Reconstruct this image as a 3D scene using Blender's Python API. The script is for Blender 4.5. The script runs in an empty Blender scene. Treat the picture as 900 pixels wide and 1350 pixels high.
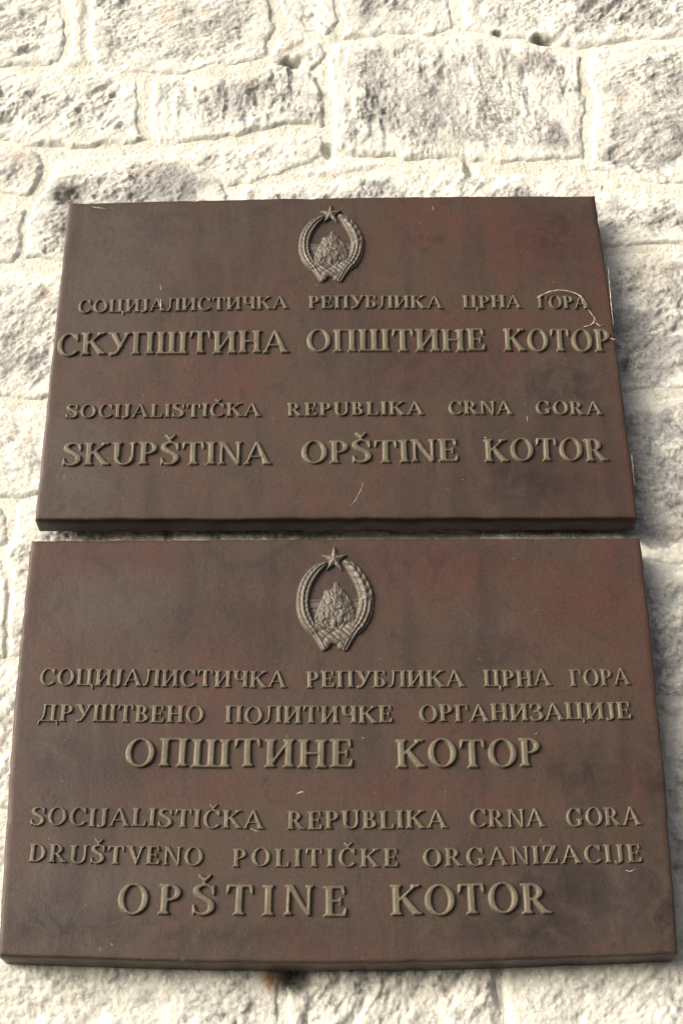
import bpy, math, random
import numpy as np
from mathutils import Matrix, Vector

C = bpy.context.scene.collection
rng = np.random.default_rng(7)
random.seed(7)

# ------------------------------------------------------------------ camera
K = 1.36                      # metres per unit of camera distance
PH_W, PH_H, F = 900.0, 1350.0, 2000.0      # frame the places were measured in
PITCH, YAW, ROLL = math.radians(27.4), 0.0, math.radians(-0.49)
FRONT = -0.040                # plane of the plaques' faces (wall mean is y = 0)
CAM = np.array([0.0, FRONT - K, 1.60])
fwd = np.array([math.sin(YAW)*math.cos(PITCH), math.cos(YAW)*math.cos(PITCH), math.sin(PITCH)])
r0 = np.cross(fwd, [0, 0, 1]); r0 /= np.linalg.norm(r0); u0 = np.cross(r0, fwd)
RT = math.cos(ROLL)*r0 + math.sin(ROLL)*u0
UPV = -math.sin(ROLL)*r0 + math.cos(ROLL)*u0
cam_d = bpy.data.cameras.new('camera'); cam = bpy.data.objects.new('camera', cam_d); C.objects.link(cam)
m = Matrix(((RT[0], UPV[0], -fwd[0], CAM[0]), (RT[1], UPV[1], -fwd[1], CAM[1]), (RT[2], UPV[2], -fwd[2], CAM[2]), (0, 0, 0, 1)))
cam.matrix_world = m
cam_d.sensor_fit = 'VERTICAL'; cam_d.sensor_height = 36; cam_d.sensor_width = 24
cam_d.lens = F/PH_H*36
cam_d.clip_start = 0.05; cam_d.clip_end = 200
bpy.context.scene.camera = cam

def at(px, py, plane=FRONT):
    """points of the vertical plane y = plane -> (x, z)"""
    px = np.asarray(px, float); py = np.asarray(py, float)
    d = ((px - PH_W/2)/F)[..., None]*RT - ((py - PH_H/2)/F)[..., None]*UPV + fwd
    t = (plane - CAM[1])/d[..., 1]
    p = CAM + d*t[..., None]
    return p[..., [0, 2]]

# ------------------------------------------------------------------ light
SUN_EL, SUN_OFF = math.radians(20), math.radians(36)     # height; angle off the wall, from the left
sv = Vector((-math.cos(SUN_OFF)*math.cos(SUN_EL), -math.sin(SUN_OFF)*math.cos(SUN_EL), math.sin(SUN_EL)))
sun_d = bpy.data.lights.new('sun', 'SUN'); sun = bpy.data.objects.new('sun', sun_d); C.objects.link(sun)
sun_d.energy = 0.5; sun_d.angle = math.radians(60); sun_d.color = (1.0, 0.995, 0.93)
sun.location = (-3, -2, 4)
sun.rotation_euler = sv.to_track_quat('Z', 'Y').to_euler()
w = bpy.data.worlds.new('World'); bpy.context.scene.world = w; w.use_nodes = True
nt = w.node_tree; bg = nt.nodes['Background']
sky = nt.nodes.new('ShaderNodeTexSky'); sky.sky_type = 'NISHITA'; sky.sun_disc = False
sky.sun_elevation = SUN_EL; sky.sun_rotation = math.atan2(sv.x, sv.y)
sky.air_density = 0.11; sky.dust_density = 3.5; sky.ozone_density = 0.0
nt.links.new(sky.outputs[0], bg.inputs[0]); bg.inputs[1].default_value = 0.15
vs = bpy.context.scene.view_settings
bpy.context.scene.display_settings.display_device = 'sRGB'
vs.view_transform = 'Standard'; vs.look = 'None'; vs.gamma = 1; vs.use_curve_mapping = False
vs.exposure = 1.18

# ------------------------------------------------------------------ noise
_tab = rng.random((256, 256)).astype(np.float32)
def vn(x, y, s=0):
    x = np.asarray(x) + 17.31*s; y = np.asarray(y) + 41.7*s
    xi = np.floor(x).astype(int); yi = np.floor(y).astype(int)
    fx = x - xi; fy = y - yi
    fx = fx*fx*fx*(fx*(fx*6-15)+10); fy = fy*fy*fy*(fy*(fy*6-15)+10)
    a = _tab[xi & 255, yi & 255]; b = _tab[(xi+1) & 255, yi & 255]
    c = _tab[xi & 255, (yi+1) & 255]; d = _tab[(xi+1) & 255, (yi+1) & 255]
    return (a*(1-fx)+b*fx)*(1-fy) + (c*(1-fx)+d*fx)*fy - 0.5
def fbm(x, y, o=4, s=0, g=0.5):
    v = 0; a = 1.0
    for k in range(o):
        v = v + a*vn(x*2**k*1.02+k*3.7, y*2**k*0.98-k*5.1, s+k*2.3); a *= g
    return v
def ridge(x, y, o=3, s=0):
    v = 0; a = 1.0
    for k in range(o):
        v = v + a*(1 - np.abs(vn(x*2**k, y*2**k, s+k*1.9))*4); a *= 0.5
    return v
def sstep(a, b, x):
    t = np.clip((x-a)/(b-a), 0, 1); return t*t*(3-2*t)

# ------------------------------------------------------------------ objects
def link(o, parent=None):
    C.objects.link(o)
    if parent: o.parent = parent
    return o
def mesh_obj(name, V, Fc, mat, parent=None, smooth=True):
    me = bpy.data.meshes.new(name)
    me.from_pydata([tuple(v) for v in V], [], [tuple(int(i) for i in f) for f in Fc]); me.update()
    if smooth: me.polygons.foreach_set('use_smooth', [True]*len(me.polygons))
    if mat: me.materials.append(mat)
    return link(bpy.data.objects.new(name, me), parent)
def grid_obj(name, P, mat, parent=None, mask=None, extra=None):
    """P (n, m, 3) -> quad sheet facing -y; extra = (verts, quads) closing it behind"""
    n, mm = P.shape[:2]
    idx = np.arange(n*mm).reshape(n, mm)
    q = np.stack([idx[:-1, :-1], idx[:-1, 1:], idx[1:, 1:], idx[1:, :-1]], -1).reshape(-1, 4)
    V = P.reshape(-1, 3)
    if mask is not None:
        q = q[mask.reshape(-1)]
        used = np.unique(q); re = np.full(n*mm, -1); re[used] = np.arange(len(used))
        q = re[q]; V = V[used]
    if extra is not None:
        q = np.concatenate([q, extra[1]]); V = np.concatenate([V, extra[0]])
    me = bpy.data.meshes.new(name)
    me.vertices.add(len(V)); me.vertices.foreach_set('co', V.astype(np.float32).reshape(-1))
    me.loops.add(q.size); me.loops.foreach_set('vertex_index', q.astype(np.int32).reshape(-1))
    me.polygons.add(len(q)); me.polygons.foreach_set('loop_start', np.arange(0, q.size, 4, dtype=np.int32))
    me.polygons.foreach_set('use_smooth', np.ones(len(q), bool))
    me.update(calc_edges=True); me.validate()
    if mat: me.materials.append(mat)
    return link(bpy.data.objects.new(name, me), parent)
def attr(o, name, vals):
    a = o.data.attributes.new(name, 'FLOAT', 'POINT')
    a.data.foreach_set('value', np.ascontiguousarray(vals, dtype=np.float32).reshape(-1))
def empty(name, loc, label, cat):
    o = bpy.data.objects.new(name, None); C.objects.link(o); o.location = loc
    o.empty_display_size = 0.05; o['label'] = label; o['category'] = cat
    return o

# ------------------------------------------------------------------ materials
class N:
    def __init__(s, name):
        s.m = bpy.data.materials.new(name); s.m.use_nodes = True; s.t = s.m.node_tree
        s.b = s.t.nodes['Principled BSDF']
        s.co = s.t.nodes.new('ShaderNodeTexCoord').outputs['Object']
    def put(s, sock, v):
        if isinstance(v, bpy.types.NodeSocket): s.t.links.new(v, sock)
        else: sock.default_value = v
    def noise(s, scale, detail=6, rough=0.6, dist=0.0, stretch=None, off=(0, 0, 0)):
        n = s.t.nodes.new('ShaderNodeTexNoise'); n.inputs['Scale'].default_value = scale
        n.inputs['Detail'].default_value = detail; n.inputs['Roughness'].default_value = rough
        n.inputs['Distortion'].default_value = dist
        mp = s.t.nodes.new('ShaderNodeMapping'); mp.inputs['Location'].default_value = off
        if stretch: mp.inputs['Scale'].default_value = stretch
        s.t.links.new(s.co, mp.inputs[0]); s.t.links.new(mp.outputs[0], n.inputs['Vector'])
        return n.outputs['Fac']
    def vor(s, scale, feature='F1'):
        n = s.t.nodes.new('ShaderNodeTexVoronoi'); n.feature = feature; n.inputs['Scale'].default_value = scale
        s.t.links.new(s.co, n.inputs['Vector']); return n.outputs['Distance']
    def ramp(s, v, a, b, lo=0.0, hi=1.0):
        n = s.t.nodes.new('ShaderNodeMapRange'); n.interpolation_type = 'SMOOTHSTEP'
        s.put(n.inputs[0], v)
        for i, x in enumerate((a, b, lo, hi)): n.inputs[i+1].default_value = x
        return n.outputs[0]
    def math(s, op, a, b=0.0):
        n = s.t.nodes.new('ShaderNodeMath'); n.operation = op; s.put(n.inputs[0], a); s.put(n.inputs[1], b)
        return n.outputs[0]
    def mix(s, f, a, b):
        n = s.t.nodes.new('ShaderNodeMix'); n.data_type = 'RGBA'
        s.put(n.inputs['Factor'], f)
        for k, v in ((6, a), (7, b)):
            if isinstance(v, tuple): v = (*v, 1.0) if len(v) == 3 else v
            s.put(n.inputs[k], v)
        return n.outputs[2]
    def at(s, name):
        n = s.t.nodes.new('ShaderNodeAttribute'); n.attribute_name = name; return n.outputs['Fac']
    def bump(s, h, dist, strength=1.0, prev=None):
        n = s.t.nodes.new('ShaderNodeBump'); n.inputs['Distance'].default_value = dist
        n.inputs['Strength'].default_value = strength; s.put(n.inputs['Height'], h)
        if prev: s.t.links.new(prev, n.inputs['Normal'])
        return n.outputs[0]
    def fin(s, col, rough, nrm=None, metal=0.0, spec=0.5):
        s.put(s.b.inputs['Base Color'], (*col, 1.0) if isinstance(col, tuple) else col)
        s.put(s.b.inputs['Roughness'], rough); s.put(s.b.inputs['Metallic'], metal)
        s.b.inputs['Specular IOR Level'].default_value = spec
        if nrm: s.t.links.new(nrm, s.b.inputs['Normal'])
        return s.m

def stone_material():
    s = N('limewashed limestone')
    big = s.noise(9, 5, .6, .4); mid = s.noise(44, 6, .68, .6, off=(3, 1, 2))
    fine = s.noise(230, 5, .7, .3, off=(1, 5, 2)); grit = s.noise(520, 3, .6)
    pale = (0.64, 0.65, 0.56); grey = (0.27, 0.278, 0.255); dark = (0.13, 0.125, 0.115); tan = (0.58, 0.50, 0.38)
    bare = s.at('bare')                                   # rock not covered by limewash
    f = s.ramp(s.math('ADD', s.math('MULTIPLY', mid, .55), s.math('MULTIPLY', fine, .45)), .44, .60)
    k = s.math('MULTIPLY', f, s.ramp(s.math('ADD', bare, s.math('MULTIPLY', big, .5)), .18, .70, .2, 1.0))
    col = s.mix(k, pale, grey)
    col = s.mix(s.math('MULTIPLY', s.ramp(s.noise(13, 5, .6, .5, off=(6, 1, 9)), .40, .58), s.ramp(bare, .1, .6, 0, .85)), col, (0.30, .308, .285))
    col = s.mix(s.ramp(s.math('ADD', s.math('MULTIPLY', fine, .6), s.math('MULTIPLY', mid, .4)), .57, .69, 0, .5), col, dark)
    col = s.mix(s.ramp(s.noise(16, 5, .65, .5, off=(9, 2, 4)), .56, .72, 0, .45), col, tan)
    col = s.mix(s.ramp(s.noise(420, 2, .5, off=(2, 2, 7)), .60, .70, 0, .55), col, (0.72, .70, .64))
    soot_shade = s.math('MULTIPLY', s.at('soot_shade'), s.ramp(s.math('ADD', mid, s.math('MULTIPLY', fine, .6)), .55, .95, .55, 1.0))
    col = s.mix(soot_shade, col, (0.045, 0.042, 0.038))
    col = s.mix(s.at('rust'), col, (0.30, 0.16, 0.07))
    h = s.math('ADD', s.math('MULTIPLY', fine, 1.0), s.math('MULTIPLY', grit, .35))
    nb = s.bump(h, .0016, .85); nb = s.bump(s.vor(260), .0005, .5, nb)
    return s.fin(col, .92, nb, spec=.25)
def mortar_material():
    s = N('cream lime mortar')
    a = s.noise(30, 5, .6); b = s.noise(260, 4, .6)
    col = s.mix(s.ramp(a, .4, .68), (0.65, .66, .56), (0.57, .565, .46))
    col = s.mix(s.ramp(b, .56, .7, 0, .5), col, (0.33, .29, .23))
    col = s.mix(s.math('MULTIPLY', s.at('soot_shade'), .8), col, (0.05, .046, .04))
    return s.fin(col, .95, s.bump(s.math('ADD', b, s.noise(90, 6, .7, .5)), .0026, .9), spec=.2)
def bronze(name, base, warm, dull_sheen, letter=False):
    s = N(name)
    a = s.noise(7, 6, .62, .5); b = s.noise(34, 6, .65, .4, off=(4, 1, 1)); f = s.noise(420, 4, .65)
    st = s.noise(26, 5, .6, .2, stretch=(1, 1, .16), off=(1, 8, 3))
    if letter:
        col = s.mix(s.ramp(b, .4, .65), base, dull_sheen)
        col = s.mix(s.ramp(f, .55, .7, 0, .5), col, warm)
        return s.fin(col, s.ramp(b, .3, .7, .46, .62), s.bump(f, .0006, .7), metal=.15, spec=.4)
    p = s.at('patina'); g = s.at('dull_sheen')
    red = s.math('MULTIPLY', s.ramp(s.math('ADD', s.math('MULTIPLY', p, .62), s.math('ADD', s.math('MULTIPLY', s.ramp(a, .36, .66), .55), s.math('MULTIPLY', s.ramp(b, .38, .64), .35))), .22, 1.25), .95)
    col = s.mix(red, base, warm)
    col = s.mix(s.ramp(s.math('ADD', s.math('MULTIPLY', g, .5), s.math('MULTIPLY', b, .7)), .42, .85, 0, .8), col, dull_sheen)  # grey mix: dull patina, plus a sheen painted into the left side
    col = s.mix(s.ramp(st, .48, .66, 0, .6), col, (0.036, .025, .020))
    col = s.mix(s.ramp(s.noise(15, 7, .7, 1.0, off=(3, 4, 8)), .52, .70, 0, .6), col, (0.034, .026, .022))
    col = s.mix(s.ramp(f, .46, .66, 0, .26), col, (0.082, .066, .052)); col = s.mix(s.ramp(s.noise(300, 3, .7, off=(3, 9, 9)), .5, .68, 0, .4), col, (0.032, .021, .018))
    col = s.mix(s.ramp(s.noise(42, 8, .78, .9, off=(7, 7, 1)), .54, .70, 0, .55), col, (0.024, .019, .017))
    sm = s.math('MULTIPLY', s.at('smudge'), s.ramp(s.math('ADD', s.noise(28, 7, .72, 1.2, off=(1, 3, 5)), s.math('MULTIPLY', a, .4)), .52, .86))
    col = s.mix(sm, col, (0.016, .012, .010))
    col = s.mix(s.ramp(s.noise(130, 3, .5, off=(2, 6, 3)), .72, .79, 0, .4), col, (0.20, .165, .12))
    col = s.mix(s.ramp(s.noise(300, 2, .5, off=(5, 6, 3)), .69, .77, 0, .32), col, (0.17, .135, .10))
    nb = s.bump(f, .0004, .5); nb = s.bump(b, .0018, .35, nb)
    return s.fin(col, s.ramp(s.math('ADD', s.math('MULTIPLY', b, .6), s.math('MULTIPLY', f, .4)), .3, .7, .36, .60), nb, metal=.15, spec=.28)
M_STONE = stone_material(); M_MORTAR = mortar_material()
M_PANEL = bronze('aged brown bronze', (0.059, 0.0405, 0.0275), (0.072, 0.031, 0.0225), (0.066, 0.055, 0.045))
M_LETTER = bronze('worn yellow bronze', (0.112, 0.098, 0.060), (0.155, .138, .09), (0.086, 0.073, 0.046), True)
M_CREST = bronze('grey brown bronze', (0.110, 0.096, 0.072), (0.155, .14, .108), (0.082, 0.071, 0.054), True)
s = N('pale scratch'); M_SCRATCH = s.fin(s.mix(s.ramp(s.noise(200, 3), .4, .6), (0.42, .37, .30), (0.20, .165, .13)), .8)
s = N('rusted iron'); M_RUST = s.fin(s.mix(s.ramp(s.noise(120, 5), .4, .6), (0.30, .15, .06), (0.09, .05, .035)), .9, s.bump(s.noise(200), .003))

# ------------------------------------------------------------------ stone wall
def poly_sd(X, Y, P):
    """signed distance, positive inside"""
    P = np.asarray(P, float); d = np.full(X.shape, 1e9); ins = np.zeros(X.shape, bool)
    for (x0, y0), (x1, y1) in zip(P, np.roll(P, -1, 0)):
        ex, ey = x1-x0, y1-y0
        t = np.clip(((X-x0)*ex+(Y-y0)*ey)/(ex*ex+ey*ey+1e-12), 0, 1)
        d = np.minimum(d, (X-x0-t*ex)**2+(Y-y0-t*ey)**2)
        c = ((y0 <= Y) & (Y < y1)) | ((y1 <= Y) & (Y < y0))
        ins ^= c & (X < x0+(Y-y0)*ex/(ey if abs(ey) > 1e-12 else 1e-12))
    return np.where(ins, 1, -1)*np.sqrt(d)

# stones measured on the wall: outline, proud height (mm), bareness of the rock
STONES = [
    ([(-90, -110), (76, -110), (80, 60), (70, 86), (-90, 84)], 7, .55),
    ([(126, -110), (350, -110), (354, 40), (345, 74), (240, 92), (122, 88)], 8, .55),
    ([(372, -110), (436, -110), (438, 30), (425, 44), (374, 40)], 4, .4),
    ([(378, 78), (420, 56), (434, 66), (428, 84), (412, 92)], 6, .9),
    ([(448, -110), (588, -110), (592, 36), (560, 44), (450, 46)], 6, .75),
    ([(614, -110), (985, -110), (985, 46), (760, 56), (640, 46), (614, 40)], 8, .6),
    ([(-90, 100), (150, 96), (180, 104), (187, 186), (100, 194), (-90, 186)], 8, .32),
    ([(202, 104), (330, 100), (374, 82), (410, 98), (426, 130), (424, 164), (330, 172), (204, 190)], 10, .6),
    ([(228, 204), (424, 178), (430, 204), (330, 240), (300, 246)], 5, .6),
    ([(444, 56), (560, 50), (700, 58), (760, 70), (764, 210), (650, 214), (520, 204), (442, 196)], 10, .8),
    ([(780, 66), (985, 58), (985, 252), (860, 236), (780, 222)], 8, .85),
    ([(-90, 204), (40, 200), (56, 212), (40, 250), (-90, 258)], 7, .9),
    ([(-90, 272), (36, 272), (24, 330), (10, 344), (-90, 344)], 5, .4),
    ([(78, 214), (240, 206), (290, 240), (320, 330), (220, 344), (34, 340), (52, 262)], 7, .85),
    ([(340, 250), (520, 226), (760, 236), (790, 246), (790, 330), (345, 340)], 5, .6),
    ([(-90, 364), (60, 366), (200, 372), (200, 526), (62, 528), (-90, 524)], 8, .6),
    ([(-90, 546), (180, 546), (180, 650), (30, 650), (-90, 640)], 6, .5),
    ([(-90, 652), (0, 664), (10, 716), (-90, 730)], 7, .6),
    ([(26, 664), (220, 664), (220, 852), (10, 858), (16, 740)], 6, .45),
    ([(-90, 742), (6, 740), (2, 858), (-90, 858)], 6, .45),
    ([(-90, 876), (200, 872), (200, 1068), (-90, 1066)], 7, .5),
    ([(-90, 1084), (200, 1084), (200, 1180), (-90, 1180)], 7, .5),
    ([(806, 256), (985, 268), (985, 318), (700, 322), (700, 252)], 6, .9),
    ([(680, 340), (985, 334), (985, 508), (680, 512)], 7, .95),
    ([(640, 528), (985, 524), (985, 734), (640, 736)], 7, .95),
    ([(640, 754), (985, 750), (985, 936), (640, 938)], 7, .9),
    ([(640, 956), (864, 956), (866, 1240), (640, 1240)], 5, .8),
    ([(876, 954), (985, 950), (985, 1200), (880, 1240)], 7, .9),
    ([(-90, 1200), (366, 1200), (366, 1470), (-90, 1470)], 9, .35),
    ([(386, 1200), (656, 1200), (658, 1470), (386, 1470)], 9, .35),
    ([(676, 1250), (985, 1250), (985, 1470), (676, 1470)], 9, .35),
]
# hidden behind the plaques: plain courses
for (a, b, c, d) in [(215, 360, 425, 530), (440, 360, 665, 530), (195, 548, 400, 660), (415, 548, 625, 700), (235, 680, 440, 850),
                     (455, 720, 625, 850), (215, 870, 420, 1070), (435, 870, 625, 1070), (215, 1084, 420, 1185), (435, 1084, 625, 1185)]:
    STONES.append(([(a, b), (c, b), (c, d), (a, d)], 5, .5))

def axis(lo, a, b, hi, fine, coarse):
    return np.concatenate([np.arange(lo, a, coarse), np.arange(a, b, fine), np.arange(b, hi+coarse, coarse)])
zb = at(450., 1350., 0)[1]; zt = at(450., 0., 0)[1]
xs_ = axis(-1.3, -.43, .43, 1.3, .0013, .012); zs_ = axis(zb-.8, zb-.03, zt+.04, zt+.8, .0013, .012)
X, Z = np.meshgrid(xs_, zs_)          # rows go up
wx = X + .013*fbm(X*14, Z*14, 2, 1) + 0.0052*fbm(X*60, Z*60, 3, 2)
wz = Z + .013*fbm(X*14, Z*14, 2, 3) + 0.0052*fbm(X*60, Z*60, 3, 4)
D = np.full(X.shape, -1.0); HT = np.zeros(X.shape); BARE = np.full(X.shape, .4)
ANG = np.zeros(X.shape); TX = np.zeros(X.shape)
polys = [(at(*np.array(p, float).T, 0), h, b) for p, h, b in STONES]
# the courses beyond the measured part of the wall
xl, xr = at(-90., 700., 0)[0], at(985., 700., 0)[0]
z = zb-.9
zlow = at(450., 1470., 0)[1]; zhigh = at(450., -110., 0)[1]
while z < zt+.9:
    hgt = rng.uniform(.13, .19); x = -1.5+rng.uniform(0, .2)
    while x < 1.5:
        L = rng.uniform(.2, .38)
        xa, xb = x+.007, x+L-.007
        za, zc = z+.007, z+hgt-.007
        if not (xb > xl-.02 and xa < xr+.02 and zc > zlow and za < zhigh):
            polys.append((np.array([(xa, za), (xb, za), (xb, zc), (xa, zc)]), rng.uniform(5, 9), rng.uniform(.4, .8)))
        else:
            for (qa, qb) in ((xa, min(xb, xl-.012)), (max(xa, xr+.012), xb)):
                if qb-qa > .05 and zc > zlow-.3 and za < zhigh+.3:
                    polys.append((np.array([(qa, za), (qb, za), (qb, zc), (qa, zc)]), rng.uniform(5, 9), .6))
        x += L
    z += hgt
for P, hh, bare in polys:
    i0, i1 = np.searchsorted(xs_, [P[:, 0].min()-.03, P[:, 0].max()+.03])
    j0, j1 = np.searchsorted(zs_, [P[:, 1].min()-.03, P[:, 1].max()+.03])
    if i1-i0 < 2 or j1-j0 < 2: continue
    sl = (slice(j0, j1), slice(i0, i1))
    d = poly_sd(wx[sl], wz[sl], P)
    new = d > D[sl]
    cx, cz = P.mean(0); th = rng.normal(.75, .5)
    tilt = rng.normal(0, .018, 2)
    loc = (tilt[0]*(X[sl]-cx)+tilt[1]*(Z[sl]-cz))
    D[sl] = np.where(new, d, D[sl]); HT[sl] = np.where(new, hh*.001+loc, HT[sl])
    BARE[sl] = np.where(new, bare, BARE[sl]); ANG[sl] = np.where(new, th, ANG[sl]); TX[sl] = np.where(new, cx*37+cz*11, TX[sl])
D += .0065
for A_ in (BARE, HT):
    for _ in range(5):
        for ax in (0, 1):
            A_[...] = (np.roll(A_, 3, ax)+np.roll(A_, -3, ax)+np.roll(A_, 1, ax)+np.roll(A_, -1, ax)+A_)/5
inside = sstep(-.005, .010, D)
edge = fbm(X*24, Z*24, 4, 41, .6)                    # where the limewash has worn off the rock
core = sstep(.15, .75, sstep(.002, .050, D)+.75*edge)
patch = sstep(-.20, .45, fbm(X*11+TX*.3, Z*11, 3, 43))
# fracture marks: noise stretched along a direction of each stone's own
ca, sa = np.cos(ANG), np.sin(ANG)
U = X*ca+Z*sa; Vv = -X*sa+Z*ca
chis = fbm(U*30+TX, Vv*85, 5, 5, .6)
chip = ridge(X*42+TX*.1+.6*fbm(X*30, Z*30, 2, 9), Z*42, 3, 6)
lump = fbm(X*13+TX, Z*13, 3, 7)
fine = fbm(X*210, Z*210, 2, 8, .6)
pits = np.clip(fbm(X*75, Z*75, 3, 12, .6)-.28, 0, 1)
def facet(sc, seed):
    """broken planes: each cell of a jittered lattice is a small tilted face"""
    x = U*sc*.8+TX+.5*fbm(X*sc, Z*sc, 2, seed+4); y = Vv*sc*1.5+.5*fbm(X*sc, Z*sc, 2, seed+5)
    xi = np.floor(x).astype(int); yi = np.floor(y).astype(int); best = np.full(X.shape, 9.); out = np.zeros(X.shape)
    for di in (-1, 0, 1):
        for dj in (-1, 0, 1):
            a, b = xi+di, yi+dj; r1 = _tab[(a+seed) & 255, b & 255]; r2 = _tab[a & 255, (b+seed*3) & 255]; r3 = _tab[(a*3+seed) & 255, (b*5) & 255]
            dx = x-a-r1; dy = y-b-r2; d_ = dx*dx+dy*dy
            f_ = (r3-.5)+(r1-.5)*1.6*dx+(r2-.5)*1.6*dy
            out = np.where(d_ < best, f_, out); best = np.minimum(best, d_)
    return out
fac = facet(38, 5)*.6+facet(95, 9)*.4
for _ in range(2):
    fac = (np.roll(fac, 1, 0)+2*fac+np.roll(fac, -1, 0))/4; fac = (np.roll(fac, 1, 1)+2*fac+np.roll(fac, -1, 1))/4
rough = core*(.35+.65*patch)
H = -.0065 + inside*(.0065+.34*HT) + inside*rough*(.0022*chis + .0004*(chip-.7) + .0044*fac + .0012*fine - .0035*pits) + inside*(.0065*lump*(.3+.7*core) + .0016*chis + .0007*fine)
# hollows and holes seen in the wall
def blob(pts, plane=0):
    o = np.zeros(X.shape)
    for (px, py, rx, ry, a) in pts:
        c = at(float(px), float(py), plane); sx = abs(at(px+rx, float(py), plane)[0]-c[0]); sz = abs(at(float(px), py-ry, plane)[1]-c[1])
        jx = X-c[0]+.006*fbm(X*60, Z*60, 3, 21); jz = Z-c[1]+.006*fbm(X*60, Z*60, 3, 22)
        o = np.maximum(o, a*np.exp(-((jx/sx)**2+(jz/sz)**2)**1.3))
    return o
hole = blob([(383, 83, 12, 7, .8), (718, 54, 15, 5, .8), (655, 47, 6, 3, .6), (392, 1283, 22, 22, 1.0), (432, 198, 5, 8, .5), (616, 222, 5, 12, .5), (96, 258, 20, 12, .5)])
H = H - .022*hole
SOOT_SHADE = np.clip(blob([(383, 83, 13, 7, .9), (718, 54, 15, 6, .9), (655, 47, 7, 4, .8), (390, 1282, 26, 24, 1.0), (92, 258, 26, 16, .95), (240, 245, 45, 22, .45), (30, 225, 22, 22, .4),
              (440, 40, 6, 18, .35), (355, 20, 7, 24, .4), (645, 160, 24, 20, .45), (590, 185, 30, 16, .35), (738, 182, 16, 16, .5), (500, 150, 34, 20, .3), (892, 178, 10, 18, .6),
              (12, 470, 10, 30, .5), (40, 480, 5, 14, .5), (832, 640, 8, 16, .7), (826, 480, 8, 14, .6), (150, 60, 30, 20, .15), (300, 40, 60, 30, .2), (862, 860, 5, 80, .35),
              (400, 706, 330, 6, .55), (700, 704, 160, 8, .6), (480, 130, 20, 40, .2), (60, 700, 4, 4, .0), (340, 120, 40, 22, .3), (480, 20, 40, 20, .3), (860, 400, 40, 60, .15)]), 0, 1)  # the long thin blobs paint shade into the gap between the plaques
RUST = blob([(357, 1293, 11, 16, .95), (62, 390, 8, 8, .35), (80, 366, 8, 5, .4), (25, 205, 14, 12, .25)])
H = np.minimum(H, .0125)

wall = empty('stone_wall', (0, 0, float(zb)-.75), 'limewashed wall of rough pale limestone blocks with cream mortar behind the two plaques', 'wall')
base = np.array([0, 0, float(zb)-.75])
n_, m_ = X.shape
P3 = np.stack([X, -H, Z], -1) - base
# close the wall behind: rim vertices pushed back
ring = np.concatenate([np.arange(m_), np.arange(1, n_)*m_+m_-1, (n_-1)*m_+np.arange(m_-2, -1, -1), np.arange(n_-2, 0, -1)*m_])
back = P3.reshape(-1, 3)[ring].copy(); back[:, 1] = .35
k0 = n_*m_; kk = np.arange(len(ring)); nx = np.roll(kk, -1)
skirt = np.stack([ring[kk], k0+kk, k0+nx, ring[nx]], -1)
cor = k0+np.array([0, m_-1, m_-1+n_-1, 2*(m_-1)+n_-1])
skirt = np.concatenate([skirt, cor[::-1][None]])
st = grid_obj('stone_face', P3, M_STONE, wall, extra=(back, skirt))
pad = lambda a: np.concatenate([a.reshape(-1), np.zeros(len(back))])
attr(st, 'bare', pad(np.clip((BARE*1.25-.15)*core*(.45+.55*patch)+.03, 0, 1))); attr(st, 'soot_shade', pad(SOOT_SHADE)); attr(st, 'rust', pad(RUST))
# mortar: a tooled ribbon between the stones, lying just in front of the sunk joints
sub = slice(None, None, 1)
xm = axis(-1.29, -.43, .43, 1.29, .0026, .02); zm = axis(zb-.74, zb-.03, zt+.04, zt+.79, .0026, .02)
XM, ZM = np.meshgrid(xm, zm)
def samp(A):
    i = np.clip(np.searchsorted(xs_, XM[0]), 0, len(xs_)-1); j = np.clip(np.searchsorted(zs_, ZM[:, 0]), 0, len(zs_)-1)
    return A[np.ix_(j, i)]
DM = samp(D)
HM = -.0008 + .0018*fbm(XM*22, ZM*22, 3, 31) + .0009*fbm(XM*140, ZM*140, 2, 32) + .0026*sstep(-.004, -.010, DM) - .022*samp(hole)
HM = HM - .012*sstep(.012, .03, DM)
qm = (DM[:-1, :-1] < .03) | (DM[1:, 1:] < .03)
mo = grid_obj('mortar_joint', np.stack([XM, -HM, ZM], -1)-base, M_MORTAR, wall, mask=qm)
idx = np.arange(DM.size).reshape(DM.shape)
q = np.stack([idx[:-1, :-1], idx[:-1, 1:], idx[1:, 1:], idx[1:, :-1]], -1).reshape(-1, 4)[qm.reshape(-1)]
attr(mo, 'soot_shade', samp(SOOT_SHADE).reshape(-1)[np.unique(q)])

# ------------------------------------------------------------------ letters
RES = .0125
GX, GY = np.meshgrid(np.arange(-.2, 1.4, RES), np.arange(-.34, 1.40, RES))
S, T = .175, .080
def pol(*p): return poly_sd(GX, GY, p)
def U_(*a): return np.maximum.reduce(a)
def rect(x0, y0, x1, y1): return pol((x0, y0), (x1, y0), (x1, y1), (x0, y1))
def foot(x, w, y=0, up=1, l=.07, r=.07):
    return pol((x-l, y), (x+w+r, y), (x+w+r, y+up*.05), (x+w+.012, y+up*.10), (x-.012, y+up*.10), (x-l, y+up*.05))
def stem(x, w=S, y0=0, y1=1, t=True, b=True, **k):
    a = [rect(x, y0, x+w, y1)]
    if t: a.append(foot(x, w, y1, -1, **k))
    if b: a.append(foot(x, w, y0, 1, **k))
    return U_(*a)
def ell(cx, cy, rx, ry):
    return (1-np.sqrt(((GX-cx)/rx)**2+((GY-cy)/ry)**2))*min(rx, ry)
def ringo(cx, cy, rx, ry, wx_, wy_): return np.minimum(ell(cx, cy, rx, ry), -ell(cx, cy, rx-wx_, ry-wy_))
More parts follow.
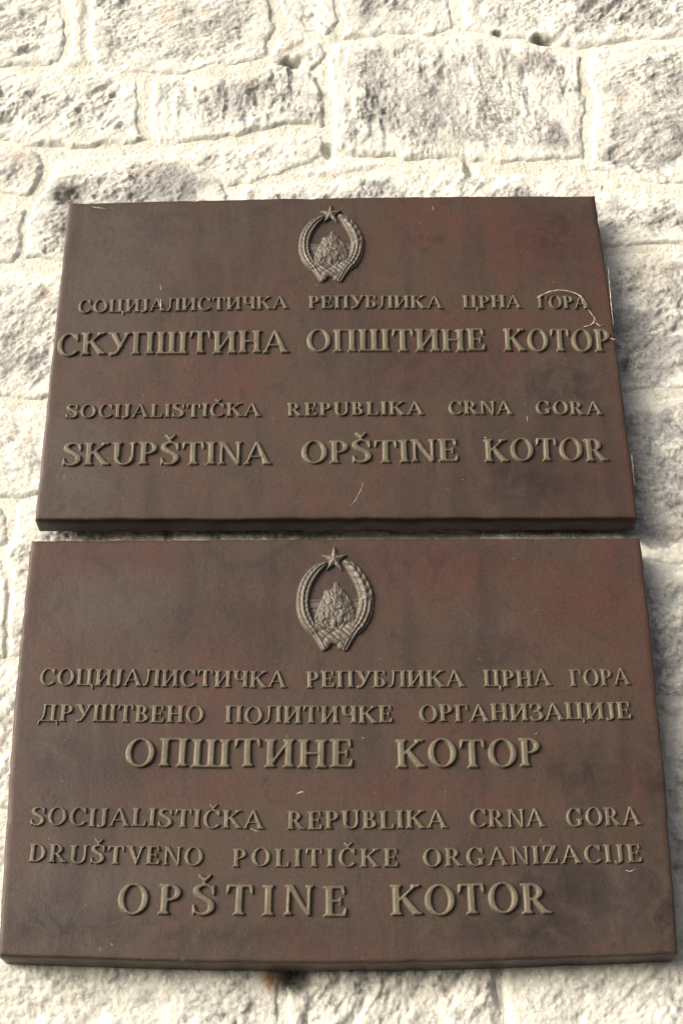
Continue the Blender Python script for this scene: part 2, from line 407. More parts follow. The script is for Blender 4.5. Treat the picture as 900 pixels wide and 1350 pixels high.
def caps(pts):
    """stroke through (x, y, radius)"""
    d = np.full(GX.shape, -9.)
    for (x0, y0, a), (x1, y1, b) in zip(pts[:-1], pts[1:]):
        ex, ey = x1-x0, y1-y0
        t = np.clip(((GX-x0)*ex+(GY-y0)*ey)/(ex*ex+ey*ey+1e-9), 0, 1)
        d = np.maximum(d, a+(b-a)*t-np.hypot(GX-x0-t*ex, GY-y0-t*ey))
    return d
def spl(pts, n=8):
    p = np.array(pts, float); p = np.vstack([2*p[0]-p[1], p, 2*p[-1]-p[-2]]); o = []
    for i in range(1, len(p)-2):
        for t in np.linspace(0, 1, n, endpoint=False):
            a, b, c, d = p[i-1:i+3]
            o.append(.5*((2*b)+(c-a)*t+(2*a-5*b+4*c-d)*t*t+(3*b-a-3*c+d)*t**3))
    o.append(p[-2]); return [tuple(v) for v in o]
def bar(x0, x1, y, drop_l=.0, drop_r=.0, t=T, up=-1):
    """top (up=-1) or bottom (up=1) arm with beaks"""
    a = [rect(x0, min(y, y+up*t), x1, max(y, y+up*t))]
    if drop_r: a.append(pol((x1-.10, y+up*t*.9), (x1, y), (x1+.015, y+up*drop_r), (x1-.025, y+up*drop_r)))
    if drop_l: a.append(pol((x0+.10, y+up*t*.9), (x0, y), (x0-.015, y+up*drop_l), (x0+.025, y+up*drop_l)))
    return U_(*a)
def half(f, x): return np.minimum(f, GX-x)
def diag(x0, y0, x1, y1, w): return pol((x0, y0), (x0+w, y0), (x1+w, y1), (x1, y1))
def caron(cx): return U_(caps([(cx-.15, 1.31, .035), (cx, 1.13, .055)]), caps([(cx+.15, 1.31, .035), (cx, 1.13, .055)]))
def C_():
    r = ringo(.44, .5, .40, .52, .165, .07); r = np.minimum(r, np.maximum(.60-GX, np.abs(GY-.5)-.27))
    return U_(r, pol((.70, 1.0), (.76, 1.0), (.76, .68), (.72, .68), (.60, .86), (.62, .95)), caps([(.62, .075, .05), (.76, .21, .03)]))
SP = [(.60, .70, .02), (.56, .86, .035), (.44, .965, .04), (.30, .975, .05), (.16, .90, .075), (.13, .76, .085), (.24, .62, .09), (.40, .51, .09), (.54, .38, .09), (.55, .20, .085), (.44, .06, .06), (.30, .025, .045), (.16, .08, .035), (.08, .28, .02)]
def S_(): return U_(caps(spl(SP, 4)), pol((.60, 1.0), (.63, 1.0), (.63, .66), (.585, .66), (.54, .88)), pol((.05, 0), (.08, 0), (.13, .12), (.10, .34), (.05, .34)))
def bowl(x, y0, y1, r): # right-hand bowl starting at x
    return U_(half(ringo(x, (y0+y1)/2, r, (y1-y0)/2, S*.95, T), x), )
def P_(): return U_(stem(.08), np.minimum(U_(bowl(.28, .44, 1, .33), rect(.2, .92, .29, 1), rect(.2, .44, .29, .52)), 9))
def A_(): return U_(diag(.035, .02, .37, 1.0, .085), pol((.36, 1.02), (.47, 1.02), (.86, 0), (.66, 0)), rect(.17, .30, .62, .37), foot(.05, .07, 0, 1), foot(.68, .16, 0, 1))
def L_cyr(): return U_(pol((.22, 1), (.30, 1), (.25, .25), (.17, .04), (.10, .04), (.18, .3)), caps([(.06, .06, .06), (.13, .05, .05), (.20, .2, .04)]), rect(.2, .93, .75, 1), stem(.58), foot(.22, .08, 1, -1, l=.08, r=0))
G = {
 'I': (stem(.08), .34), 'H': (U_(stem(.08), stem(.57), rect(.2, .47, .62, .55)), .83),
 'П': (U_(stem(.08), stem(.57), rect(.2, .93, .62, 1)), .83),
 'Ш': (U_(stem(.08), stem(.47, t=True), stem(.86), rect(.2, 0, .9, .07)), 1.12),
 'Ц': (U_(stem(.08, b=True), stem(.57), rect(.2, 0, .62, .07), pol((.74, .075), (.87, .075), (.87, -.20), (.82, -.20), (.76, 0))), .90),
 'И': (U_(stem(.08), stem(.60), pol((.22, .06), (.22, .22), (.63, .94), (.63, .78))), .86),
 'N': (U_(stem(.10, .085), stem(.66, .085, b=False), pol((.06, 1), (.26, 1), (.745, 0), (.66, 0))), .85),
 'T': (U_(stem(.30, t=False), bar(.04, .735, 1, .30, .30)), .775),
 'Г': (U_(stem(.08), bar(.1, .60, 1, 0, .32)), .66),
 'E': (U_(stem(.08), bar(.1, .58, 1, 0, .27), bar(.1, .62, 0, 0, .29, up=1), rect(.2, .47, .46, .545), pol((.42, .545), (.46, .64), (.49, .64), (.49, .37), (.46, .37), (.42, .47))), .70),
 'L': (U_(stem(.08), bar(.1, .62, 0, 0, .32, up=1)), .68),
 'P': (P_(), .66),
 'R': (U_(P_(), pol((.27, .48), (.43, .48), (.80, 0), (.58, 0)), foot(.62, .15, 0, 1, l=.0, r=.07)), .84),
 'B': (U_(stem(.08), bowl(.28, .48, 1, .27), bowl(.28, 0, .545, .34), rect(.2, .93, .29, 1), rect(.2, .47, .29, .55), rect(.2, 0, .29, .075)), .70),
 'Б': (U_(stem(.08), bar(.1, .57, 1, 0, .27), bowl(.28, 0, .56, .34), rect(.2, .48, .29, .56), rect(.2, 0, .29, .075)), .70),
 'D': (U_(stem(.08), half(ringo(.28, .5, .47, .5, .175, .07), .28), rect(.2, .93, .29, 1), rect(.2, 0, .29, .07)), .83),
 'C': (C_(), .82),
 'G': (U_(C_(), stem(.60, .16, .04, .42, b=False)), .90),
 'O': (ringo(.45, .5, .41, .52, .165, .07), .90),
 'S': (S_(), .69),
 'J': (U_(stem(.20, b=False, y0=.2), caps(spl([(.29, .35, .085), (.28, .12, .08), (.20, .0, .05), (.08, -.01, .055), (.05, .06, .055)], 5))), .47),
 'A': (A_(), .91),
 'Л': (L_cyr(), .84),
 'Д': (U_(pol((.26, 1), (.34, 1), (.30, .3), (.20, .06), (.11, .06), (.22, .35)), rect(.24, .93, .78, 1), rect(.60, .02, .60+S, 1), foot(.60, S, 1, -1), foot(.26, .08, 1, -1, l=.08, r=0), rect(.04, 0, .90, .075),
             pol((.04, .075), (.12, .075), (.06, -.19), (.02, -.19)), pol((.84, .075), (.92, .075), (.94, -.19), (.90, -.19))), .95),
 'K': (U_(stem(.08), pol((.22, .40), (.22, .52), (.66, .97), (.76, .97)), pol((.30, .52), (.44, .60), (.86, 0), (.64, 0)), foot(.62, .16, 1, -1, l=.05, r=.05), foot(.68, .15, 0, 1, l=.07, r=.05)), .88),
 'У': (U_(pol((.08, 1), (.29, 1), (.55, .36), (.45, .26)), pol((.68, 1), (.76, 1), (.42, .12), (.30, .12)), caps([(.37, .16, .06), (.28, .03, .05), (.15, .04, .075)]), foot(.10, .18, 1, -1), foot(.65, .10, 1, -1)), .80),
 'U': (U_(stem(.10, b=False, y0=.32), stem(.66, .085, b=False, y0=.32), np.minimum(ringo(.4225, .33, .3225, .35, .13, .08), .36-GY), ), .86),
 'V': (U_(pol((.06, 1), (.27, 1), (.53, .14), (.45, -.02)), pol((.66, 1), (.745, 1), (.48, -.02), (.43, .08)), foot(.08, .18, 1, -1), foot(.65, .09, 1, -1)), .80),
 'Ч': (U_(stem(.54), rect(.10, .62, .10+S, 1), foot(.10, S, 1, -1), np.minimum(ringo(.37, .66, .27, .26, .15, .08), .68-GY), rect(.36, .40, .6, .475)), .80),
 'З': (U_(caps(spl([(.08, .72, .035), (.14, .90, .04), (.30, .965, .04), (.46, .88, .075), (.49, .74, .085), (.40, .60, .065), (.24, .53, .035)], 4)),
          caps(spl([(.24, .53, .035), (.44, .48, .065), (.55, .34, .085), (.53, .16, .085), (.38, .04, .05), (.20, .03, .04), (.06, .20, .04)], 4)), pol((.06, 1), (.10, 1), (.14, .88), (.11, .68), (.06, .68))), .65),
 'Z': (U_(rect(.08, .93, .66, 1), rect(.06, 0, .68, .075), diag(.06, .03, .46, .97, .21), pol((.08, 1), (.18, .93), (.105, .70), (.06, .70)), pol((.68, 0), (.58, .07), (.66, .30), (.71, .30))), .75),
}
G['Č'] = (U_(C_(), caron(.45)), .82); G['Š'] = (U_(S_(), caron(.34)), .69)
CYR = dict(zip('СОИЈАТКРЕНВЦЛЧПУБГШДЗ', 'COИJATKPEHBЦЛЧПУБГШДЗ'))
def blur(a, n):
    for _ in range(n):
        a = (np.roll(a, 1, 0)+2*a+np.roll(a, -1, 0))/4; a = (np.roll(a, 1, 1)+2*a+np.roll(a, -1, 1))/4
    return a
def edt(sd, R=9):
    """even distance to the outline, inside +, outside -"""
    m_ = sd > 0; di = np.full(sd.shape, R*RES); do = di.copy()
    for i in range(-R, R+1):
        for j in range(-R, R+1):
            r = math.hypot(i, j)*RES
            if r > R*RES or r == 0: continue
            sh = np.roll(np.roll(m_, i, 0), j, 1)
            di = np.where(~sh, np.minimum(di, r), di); do = np.where(sh, np.minimum(do, r), do)
    return np.where(m_, di-RES/2, -(do-RES/2))
GL = {}
for k, (sd, adv) in G.items():
    d = blur(edt(blur(sd, 2)), 3)
    stp = 2
    GL[k] = (d[::stp, ::stp], adv)
GX2, GY2 = GX[::2, ::2], GY[::2, ::2]

def word_obj(text, p0, p1, cap_px, proud, parent, org, label):
    """raised letters between two baseline points, as one casting"""
    a, b = at(*map(float, p0)), at(*map(float, p1))
    mid = ((p0[0]+p1[0])/2, (p0[1]+p1[1])/2)
    cap = at(float(mid[0]), float(mid[1]-cap_px))[1]-at(float(mid[0]), float(mid[1]))[1]
    Lw = np.linalg.norm(b-a); ex = (b-a)/Lw; ey = np.array([-ex[1], ex[0]])
    keys = [CYR.get(c, c) for c in text]
    nat = sum(GL[c][1] for c in keys)*cap; ks = min(1.22, (Lw-(len(keys)-1)*.045*cap)/nat)
    trk = (Lw-nat*ks)/max(1, len(keys)-1)
    Vs, Qs, off, x = [], [], 0, 0.0
    for c in keys:
        d, adv = GL[c]
        keep = d > -.05
        ok = keep[:-1, :-1] | keep[1:, 1:] | keep[:-1, 1:] | keep[1:, :-1]
        js = random.gauss(0, .010); jy = random.gauss(0, .014)*cap; hgt = .52*proud*random.uniform(.9, 1.1)
        lx = GX2*cap*ks + x - .02*cap; ly = GY2*cap + jy
        lx, ly = lx+js*(ly-.5*cap), ly-js*(lx-x-.4*cap*ks)
        t = np.clip((d+.022)/.048, -.6, 1)
        prof = np.where(t > 0, np.sin(np.clip(t, 0, 1)*math.pi/2)**.8, t*.6)
        h = hgt*prof + .00018*fbm(GX2*9+x*300, GY2*9+p0[1], 2, 4)*(t > .3)
        Pw = np.stack([a[0]+ex[0]*lx+ey[0]*ly, FRONT-h, a[1]+ex[1]*lx+ey[1]*ly], -1)-org
        n, mm = d.shape; idx = np.arange(n*mm).reshape(n, mm)
        q = np.stack([idx[:-1, :-1], idx[:-1, 1:], idx[1:, 1:], idx[1:, :-1]], -1)[ok]
        used = np.unique(q); re = np.full(n*mm, -1); re[used] = np.arange(len(used))
        Vs.append(Pw.reshape(-1, 3)[used]); Qs.append(re[q]+off); off += len(used)
        x += adv*cap*ks+trk
    V = np.concatenate(Vs); Q = np.concatenate(Qs)
    o = grid_obj('raised_word', np.zeros((2, 2, 3)), M_LETTER, parent)
    me = bpy.data.meshes.new('raised_word'); old = o.data; o.data = me; bpy.data.meshes.remove(old)
    me.from_pydata(V.tolist(), [], Q.tolist()); me.polygons.foreach_set('use_smooth', [True]*len(me.polygons)); me.materials.append(M_LETTER); me.update()
    o['label'] = label
    return o

# ------------------------------------------------------------------ plaques
def resample(pts, n):
    p = at(*np.array(pts, float).T)
    d = np.r_[0, np.cumsum(np.linalg.norm(np.diff(p, axis=0), axis=1))]; t = np.linspace(0, d[-1], n)
    c = np.polyfit(d/d[-1], p, min(2, len(p)-1)); q = np.stack([np.polyval(c[:, 0], t/d[-1]), np.polyval(c[:, 1], t/d[-1])], -1)
    return q+(1-t/d[-1])[:, None]*(p[0]-q[0])+(t/d[-1])[:, None]*(p[-1]-q[-1])
SMUDGE = [(60, 1215, 60, 40, .9), (150, 1225, 60, 30, .8), (75, 1000, 50, 60, .5), (870, 1200, 25, 60, .9), (700, 1225, 120, 40, .8), (850, 1140, 30, 30, .9), (865, 1010, 30, 60, .9), (770, 1015, 60, 30, .9),
          (740, 1170, 120, 50, .7), (620, 860, 80, 30, .4), (180, 1000, 80, 30, .5), (740, 510, 60, 50, .7), (700, 640, 80, 40, .7), (740, 310, 60, 50, .6), (80, 670, 40, 20, .5), (440, 690, 420, 14, .6), (480, 740, 240, 30, .45),
          (300, 820, 140, 40, .4), (560, 480, 120, 40, .4), (300, 1235, 200, 24, .6), (800, 300, 20, 80, .5)]
def make_panel(top, right, bottom, left, thick, parent, org, patina, dull_sheen, seed):
    NU, NV = 150, 110
    Tp, Bt, Lf, Rt = resample(top, NU), resample(bottom, NU), resample(left, NV), resample(right, NV)
    ins = .0032
    u = np.linspace(0, 1, NU)[None, :, None]; v = np.linspace(0, 1, NV)[:, None, None]   # v = 0 at the bottom
    co = (1-v)*Bt[None]+v*Tp[None]+(1-u)*Lf[::-1][:, None]+u*Rt[::-1][:, None] - ((1-u)*(1-v)*Bt[0]+u*(1-v)*Bt[-1]+(1-u)*v*Tp[0]+u*v*Tp[-1])
    # outer loop, anticlockwise seen from the front, with inward normals
    loop = np.concatenate([co[0, :], co[1:, -1], co[-1, -2::-1], co[-2:0:-1, 0]])
    tan = np.roll(loop, -1, 0)-np.roll(loop, 1, 0); tan /= np.linalg.norm(tan, axis=1, keepdims=True)
    nin = np.stack([-tan[:, 1], tan[:, 0]], -1)
    wob = .0009*fbm(loop[:, 0]*30+seed, loop[:, 1]*30, 3, seed)+.004*np.clip(fbm(loop[:, 0]*45+seed, loop[:, 1]*45, 2, seed+8)-.40, 0, 1)+.0005*fbm(loop[:, 0]*110, loop[:, 1]*110, 2, seed+1)
    loop = loop+nin*wob[:, None]
    # inset front grid
    c0 = co.mean((0, 1)); ext = co.max((0, 1))-co.min((0, 1))
    inner = c0+(co-c0)*(1-2*ins/ext)
    fy = FRONT+.0004*fbm(inner[..., 0]*12+seed, inner[..., 1]*12, 3, seed+2)
    P = np.stack([inner[..., 0], fy, inner[..., 1]], -1)
    nI = NV*NU; idx = np.arange(nI).reshape(NV, NU)
    ring0 = np.concatenate([idx[0, :], idx[1:, -1], idx[-1, -2::-1], idx[-2:0:-1, 0]])
    V = [P.reshape(-1, 3)]; Q = []; prev = ring0; cnt = nI; nl = len(loop)
    for (di, dy) in ((.0016, .0003), (.0006, .0011), (.0, .0026), (.0, thick*.5), (.0, thick)):
        ring_ = np.stack([loop[:, 0]+nin[:, 0]*di, np.full(nl, FRONT+dy), loop[:, 1]+nin[:, 1]*di], -1)
        V.append(ring_); cur = cnt+np.arange(nl); cnt += nl
        Q.append(np.stack([prev, cur, np.roll(cur, -1), np.roll(prev, -1)], -1)); prev = cur
    k = prev
    cr = np.array([k[0], k[NU-1], k[NU+NV-2], k[2*NU+NV-3]])
    Q.append(cr[::-1][None])
    Vx = np.concatenate(V[1:]); q = np.concatenate(Q)
    o = grid_obj('panel', P-org, M_PANEL, parent, extra=(Vx-org, q))
    allv = np.concatenate([V[0], Vx])
    for nm, bl in (('patina', patina), ('dull_sheen', dull_sheen), ('smudge', SMUDGE)):
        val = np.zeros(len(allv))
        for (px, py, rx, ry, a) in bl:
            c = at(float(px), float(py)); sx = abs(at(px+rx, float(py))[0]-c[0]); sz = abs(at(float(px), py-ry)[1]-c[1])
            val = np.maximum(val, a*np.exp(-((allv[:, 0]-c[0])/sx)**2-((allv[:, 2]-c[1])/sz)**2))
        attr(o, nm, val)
    return o

def tube_obj(name, pts, rad, mat, parent, org, lift=0.0, flat=.5):
    """a thin raised scratch or drip on the plaque's face"""
    p = at(*np.array(pts, float).T); n = 6; V = []; Fc = []
    for i, (x, zz) in enumerate(p):
        t = p[min(i+1, len(p)-1)]-p[max(i-1, 0)]; t /= np.linalg.norm(t); nr = np.array([-t[1], t[0]])
        r = rad*(.35 if i in (0, len(p)-1) else 1)*random.uniform(.7, 1.2)
        for k in range(n):
            a = 2*math.pi*k/n
            V.append((x+nr[0]*r*math.cos(a)-org[0], FRONT-lift-flat*r*math.sin(a)-org[1], zz+nr[1]*r*math.cos(a)-org[2]))
    for i in range(len(p)-1):
        for k in range(n): Fc.append((i*n+k, i*n+(k+1) % n, (i+1)*n+(k+1) % n, (i+1)*n+k))
    Fc.append(tuple(range(n))[::-1]); Fc.append(tuple((len(p)-1)*n+k for k in range(n)))
    return mesh_obj(name, V, Fc, mat, parent)

# ------------------------------------------------------------------ crest
ER = .011
EX, EY = np.meshgrid(np.arange(-1.25, 1.25, ER), np.arange(-1.35, 1.75, ER))
def ecaps(pts):
    """distance inside a tapered stroke + arc length + side offset"""
    d = np.full(EX.shape, -9.); s_ = np.zeros(EX.shape); o_ = np.zeros(EX.shape); L = 0.; rr = np.ones(EX.shape)
    for (x0, y0, a), (x1, y1, b) in zip(pts[:-1], pts[1:]):
        ex, ey = x1-x0, y1-y0; l = math.hypot(ex, ey)
        t = np.clip(((EX-x0)*ex+(EY-y0)*ey)/(l*l), 0, 1)
        px, py = EX-x0-t*ex, EY-y0-t*ey; r = a+(b-a)*t
        v = r-np.hypot(px, py); n = v > d
        d = np.where(n, v, d); s_ = np.where(n, L+t*l, s_); o_ = np.where(n, (px*ey-py*ex)/l/r, o_); rr = np.where(n, r, rr); L += l
    return d, s_, o_, rr
def cv(pts): return [((x-437)/300, (520-y)/300, r/300) for x, y, r in pts]
def epoly(pts): return poly_sd(EX, EY, [((x-437)/300, (520-y)/300) for x, y in pts])
dome = lambda d, r: np.sqrt(np.clip(1-(1-np.clip(d/r, 0, 1))**2, 0, 1))
def wreath():
    l = spl(cv([(356, 205, 20), (312, 232, 37), (264, 277, 48), (214, 356, 54), (186, 454, 54), (188, 570, 54), (226, 666, 52), (270, 724, 42)]), 5)
    r = spl(cv([(518, 192, 22), (556, 222, 40), (598, 274, 52), (644, 354, 58), (676, 452, 62), (672, 560, 64), (634, 658, 62), (590, 716, 50)]), 5)
    out = np.full(EX.shape, -.09)
    d, s_, o_, rr = ecaps(l)
    h = .24*dome(d, rr)+.028*np.cos(o_*9.5)*sstep(0, .03, d)+.010*np.sin(s_*46+np.abs(o_)*5)*sstep(0, .05, d)
    out = np.where(d > -.02, np.maximum(out, np.where(d > 0, h, d*4)), out)
    d, s_, o_, rr = ecaps(r)
    leaf = .055*np.abs(np.sin(s_*15+np.abs(o_)*2.2))+.03*np.cos(o_*7); grain = .028*np.cos(o_*12)+.02*np.sin(s_*50)
    k = sstep(1.05, 1.3, s_)
    h = .24*dome(d, rr)+(leaf*(1-k)+grain*k)*sstep(0, .05, d)
    out = np.where(d > -.02, np.maximum(out, np.where(d > 0, h, d*4)), out)
    for pts in ([(262, 720, 36), (304, 778, 30), (346, 852, 30)], [(560, 748, 44), (534, 798, 38), (508, 850, 34)]):
        d, s_, o_, rr = ecaps(cv(pts)); h = .18*dome(d, rr)+.02*np.cos(o_*8)
        out = np.where(d > -.02, np.maximum(out, np.where(d > 0, h, d*4)), out)
    return out
def star():
    cx, cy = (430-437)/300, (520-168)/300
    a = np.arctan2(EX-cx, (EY-cy)/1.03); r = np.hypot(EX-cx, (EY-cy)/1.03)
    a = np.abs((a+math.pi/5) % (2*math.pi/5)-math.pi/5)
    R, q = .34, .135
    x, y = r*np.sin(a), r*np.cos(a)
    A = np.array([0, R]); B = np.array([q*math.sin(math.pi/5), q*math.cos(math.pi/5)])
    e = B-A; nn = np.array([e[1], -e[0]])/np.linalg.norm(e)
    d = (x-A[0])*nn[0]+(y-A[1])*nn[1]
    d = d if d[np.argmin(r)//r.shape[1], np.argmin(r) % r.shape[1]] > 0 else -d
    return np.where(d > 0, .13+1.25*d, np.maximum(-.09, .13+d*12))
def mountain():
    d = epoly([(422, 392), (430, 350), (452, 350), (466, 388), (500, 402), (510, 425), (560, 480), (600, 590), (598, 690), (440, 740), (285, 700), (268, 640), (300, 545), (345, 450), (352, 412), (395, 408)])
    h = .09+.15*sstep(0, .34, d)
    g = np.random.default_rng(5); b = np.zeros(EX.shape)
    for k in range(210):
        x, y = g.uniform(-.62, .62), g.uniform(-.75, .42); rx, ry = g.uniform(.04, .085), g.uniform(.05, .10); a = g.uniform(-.5, .5)
        u_ = (EX-x)*math.cos(a)+(EY-y)*math.sin(a); v_ = -(EX-x)*math.sin(a)+(EY-y)*math.cos(a)
        b = np.maximum(b, np.sqrt(np.clip(1-(u_/rx)**2-(v_/ry)**2, 0, 1))*g.uniform(.6, 1))
    h = h+.085*b*sstep(0, .06, d)
    return np.where(d > 0, h, np.maximum(-.09, .09+d*9))
def horizon():
    out = np.where(epoly([(214, 484), (642, 484), (600, 600), (285, 600)]) > 0, .022, -.09)
    for y, x0, x1, x2, x3, r in ((490, 215, 350, 545, 640, 8), (545, 226, 315, 572, 630, 4)):
        for a, b in ((x0, x3),):
            d, *_ = ecaps(cv([(a, y, r), (b, y, r)])); out = np.maximum(out, np.where(d > 0, .03+.05*dome(d, r/300), d*4))
    return out
def ribbon():
    out = np.full(EX.shape, -.09)
    for x, y, rx, ry in ((316, 700, 62, 44), (356, 752, 58, 44), (404, 784, 66, 46), (470, 752, 60, 44), (516, 768, 62, 48), (560, 712, 72, 42), (450, 796, 50, 38), (368, 822, 34, 44), (488, 836, 40, 36)):
        q = np.hypot((EX-(x-437)/300)/(rx/300), (EY-(520-y)/300)/(ry/300)); d = (1-q)*min(rx, ry)/300
        h = .06+.16*np.sqrt(np.clip(1-q*q, 0, 1))+.025*np.cos((EX*.8+EY)*40)
        out = np.maximum(out, np.where(q < 1, h, np.maximum(-.09, .06+d*8)))
    return out
def relief(name, h, mat, parent, c, sx, sz, depth, org):
    ok = h > -.03
    ok = ok[:-1, :-1] | ok[1:, 1:] | ok[:-1, 1:] | ok[1:, :-1]
    h = h+.012*fbm(EX*22, EY*22, 3, 6)*(h > .05)
    P = np.stack([c[0]+EX*sx, FRONT-h*depth, c[1]+EY*sz], -1)-org
    return grid_obj(name, P, mat, parent, mask=ok)
CREST = [wreath(), star(), mountain(), horizon(), ribbon()]
def crest(cpx, half_w, y_star, y_bot, parent, org):
    c = at(float(cpx[0]), float(cpx[1])); sx = at(cpx[0]+half_w, float(cpx[1]))[0]-c[0]
    sz = (at(float(cpx[0]), float(y_star))[1]-at(float(cpx[0]), float(y_bot))[1])/((870-68)/300)
    b = relief('emblem', CREST[0], M_CREST, parent, c, sx, sz, sx*.48, org)
    for nm, h in zip(('star', 'mountain_relief', 'sea_line', 'ribbon_knot'), CREST[1:]):
        relief(nm, h, M_CREST, b, c, sx, sz, sx*.48, org)

def plaque(label, top, right, bottom, left, thick, lines, patina, dull_sheen, seed):
    bx = at(float(bottom[len(bottom)//2][0]), float(bottom[len(bottom)//2][1]))
    org = np.array([bx[0], FRONT+thick, bx[1]])
    t = empty('bronze_plaque', org, label, 'plaque')
    make_panel(top, right, bottom, left, thick, t, org, patina, dull_sheen, seed)
    for cap, proud, words in lines:
        for text, p0, p1, scr in words:
            word_obj(text, p0, p1, cap, proud, t, org, 'raised %s word %s' % (scr, text))
    return t, org

CY, LA = 'Cyrillic', 'Latin'
up, uo = plaque('upper bronze plaque with scratched right edge and four lines of raised lettering',
    [(91, 268), (270, 263), (450, 259.5), (620, 258), (784, 257.5)], [(784, 257.5), (798, 329), (809, 435), (828, 591), (840, 683)],
    [(46.5, 685), (250, 685.5), (460, 684), (650, 683), (840, 683)], [(91, 268), (75, 420), (61, 532), (46.5, 685)], .026,
    [(16.6, .0042, [('СОЦИЈАЛИСТИЧКА', (103, 413.5), (381, 407.5), CY), ('РЕПУБЛИКА', (407, 407.5), (585, 407), CY), ('ЦРНА', (610.5, 407), (688.6, 407), CY), ('ГОРА', (709, 407.5), (776, 407.5), CY)]),
     (29, .0052, [('СКУПШТИНА', (75, 470), (382, 465), CY), ('ОПШТИНЕ', (404, 464.5), (643, 463.5), CY), ('КОТОР', (665, 464), (807, 464), CY)]),
     (17.5, .0042, [('SOCIJALISTIČKA', (87, 552), (345, 549.5), LA), ('REPUBLIKA', (379, 549), (560, 547.5), LA), ('CRNA', (591, 547), (677, 547), LA), ('GORA', (706, 547), (795, 547.5), LA)]),
     (29.5, .0052, [('SKUPŠTINA', (82, 614.5), (359, 612), LA), ('OPŠTINE', (397, 611.5), (607.5, 609), LA), ('KOTOR', (639, 609), (803, 609), LA)])],
    [(700, 330, 80, 50, .8), (640, 445, 120, 50, .8), (800, 430, 40, 110, .8), (815, 620, 40, 60, .9), (330, 520, 160, 40, .6), (430, 650, 200, 30, .6), (560, 300, 80, 50, .5), (230, 600, 80, 40, .4)],
    [(130, 320, 120, 160, .9), (90, 620, 80, 120, .8), (300, 310, 120, 60, .5), (740, 510, 90, 60, .5), (690, 640, 100, 40, .5)], 3)  # last blobs: those on the left paint a grey sheen
crest((437, 327), 42.5, 272, 372, up, uo)
for pts, r, lift in [
    ([(706, 396), (714, 391), (724, 387), (735, 385), (746, 386), (757, 389), (764, 393), (769, 399), (774, 407)], .0010, .0038),
    ([(774, 407), (779, 414), (784, 421), (788, 428)], .0007, .0002), ([(768, 431), (776, 430), (782, 426), (784, 418)], .0012, .0004), ([(784, 426), (790, 430), (797, 428)], .0010, .0004),
    ([(803, 449), (808, 451), (812, 450)], .0014, .0046), ([(122, 273), (134, 274.5), (146, 277.5)], .0010, .0002),
    ([(211, 374), (212, 380), (211, 387)], .0007, .0), ([(212, 396), (213, 404), (212, 412)], .0009, .0032),
    ([(456, 673), (468, 660), (476, 645), (481, 628)], .0006, .0), ([(570, 272), (571, 277)], .0011, .0), ([(593, 352), (597, 353)], .0009, .0),
    ([(694, 549), (695, 556)], .0010, .0), ([(691, 531), (692, 534)], .0008, .0), ([(638, 579), (641, 582)], .0012, .0050), ([(609, 632), (612, 633)], .0008, .0),
    ([(801, 350), (805, 400), (808, 428)], .0012, .0), ([(832, 600), (836, 640)], .0011, .0)]:
    tube_obj('scratch_mark', pts, r*.75, M_SCRATCH, up, uo, lift)

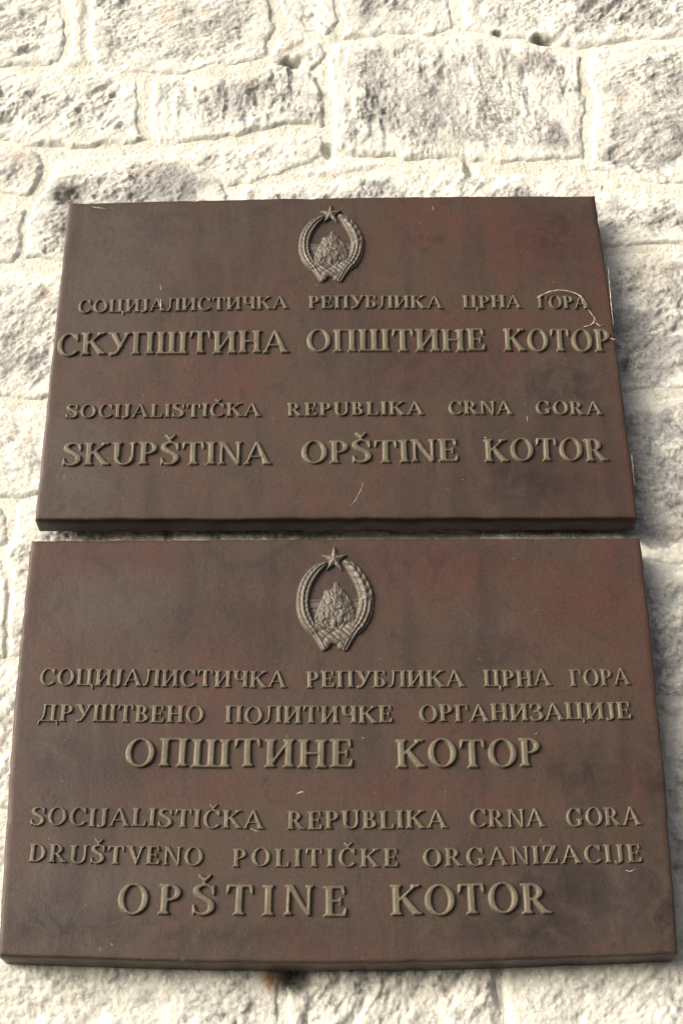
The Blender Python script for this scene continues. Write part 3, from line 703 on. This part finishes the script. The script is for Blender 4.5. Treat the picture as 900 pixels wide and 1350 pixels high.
lo, loo = plaque('lower bronze plaque with a mottled reddish face and six lines of raised lettering',
    [(42, 712.5), (250, 711.2), (450, 710), (650, 709), (843, 708.5)], [(843, 708.5), (849, 748), (860.5, 868), (871, 952), (880, 1085), (893, 1257)],
    [(-1, 1260), (225, 1268), (450, 1270), (675, 1265), (893, 1257)], [(42, 712.5), (27, 843), (12.5, 1017), (2.5, 1176), (-1, 1260)], .036,
    [(22, .0042, [('СОЦИЈАЛИСТИЧКА', (52, 904), (379, 907.5), CY), ('РЕПУБЛИКА', (404, 907.5), (614, 906), CY), ('ЦРНА', (638, 906), (728, 905.5), CY), ('ГОРА', (752, 905), (832, 903.5), CY)]),
     (22.5, .0042, [('ДРУШТВЕНО', (51, 951), (270, 953.5), CY), ('ПОЛИТИЧКЕ', (297, 954), (519.6, 953.5), CY), ('ОРГАНИЗАЦИЈЕ', (552.6, 953), (834, 948.5), CY)]),
     (37, .0056, [('ОПШТИНЕ', (164, 1011.5), (469, 1013.5), CY), ('КОТОР', (523, 1013.5), (716, 1011), CY)]),
     (24, .0042, [('SOCIJALISTIČKA', (40, 1088), (349, 1093.5), LA), ('REPUBLIKA', (379, 1094), (591, 1092), LA), ('CRNA', (620, 1091.5), (720, 1090.5), LA), ('GORA', (746.6, 1090), (846, 1088), LA)]),
     (24, .0042, [('DRUŠTVENO', (38, 1137), (269, 1142), LA), ('POLITIČKE', (307, 1143), (527, 1143.5), LA), ('ORGANIZACIJE', (557.6, 1143), (848, 1137.5), LA)]),
     (40, .0056, [('OPŠTINE', (154, 1205.5), (461, 1208), LA), ('KOTOR', (516, 1208), (729, 1204), LA)])],
    [(560, 745, 120, 40, .8), (780, 790, 90, 70, .8), (280, 900, 90, 50, .5), (420, 1040, 160, 26, .9), (200, 1045, 120, 22, .5), (830, 1020, 40, 60, .9), (720, 1050, 120, 20, .5), (620, 960, 160, 40, .5), (140, 730, 100, 30, .5), (480, 1240, 120, 25, .3), (860, 930, 20, 120, .6)],
    [(80, 1000, 90, 120, .7), (90, 1180, 120, 100, .9), (760, 1190, 160, 80, .8), (140, 800, 120, 60, .7), (640, 830, 80, 40, .5), (480, 1110, 120, 40, .5)], 11)  # left-hand grey blobs put a sheen into the face colour
crest((442, 797), 50.5, 721, 856, lo, loo)
for pts, r, lift in [([(390, 1047), (397, 1044), (404, 1045)], .0012, 0), ([(705, 968), (709, 965)], .0010, 0), ([(477, 972), (480, 974)], .0008, 0), ([(776, 1148), (779, 1152)], .0010, 0),
                     ([(330, 1092), (338, 1096), (345, 1095)], .0007, 0), ([(147, 1244), (149, 1247)], .0009, 0), ([(64, 1105), (66, 1107)], .0008, 0), ([(675, 735), (677, 737)], .0008, 0),
                     ([(818, 1146), (830, 1149), (840, 1144)], .0008, 0), ([(800, 1150), (802, 1175)], .0005, 0)]:
    tube_obj('scratch_mark', pts, r*.75, M_SCRATCH, lo, loo, lift)
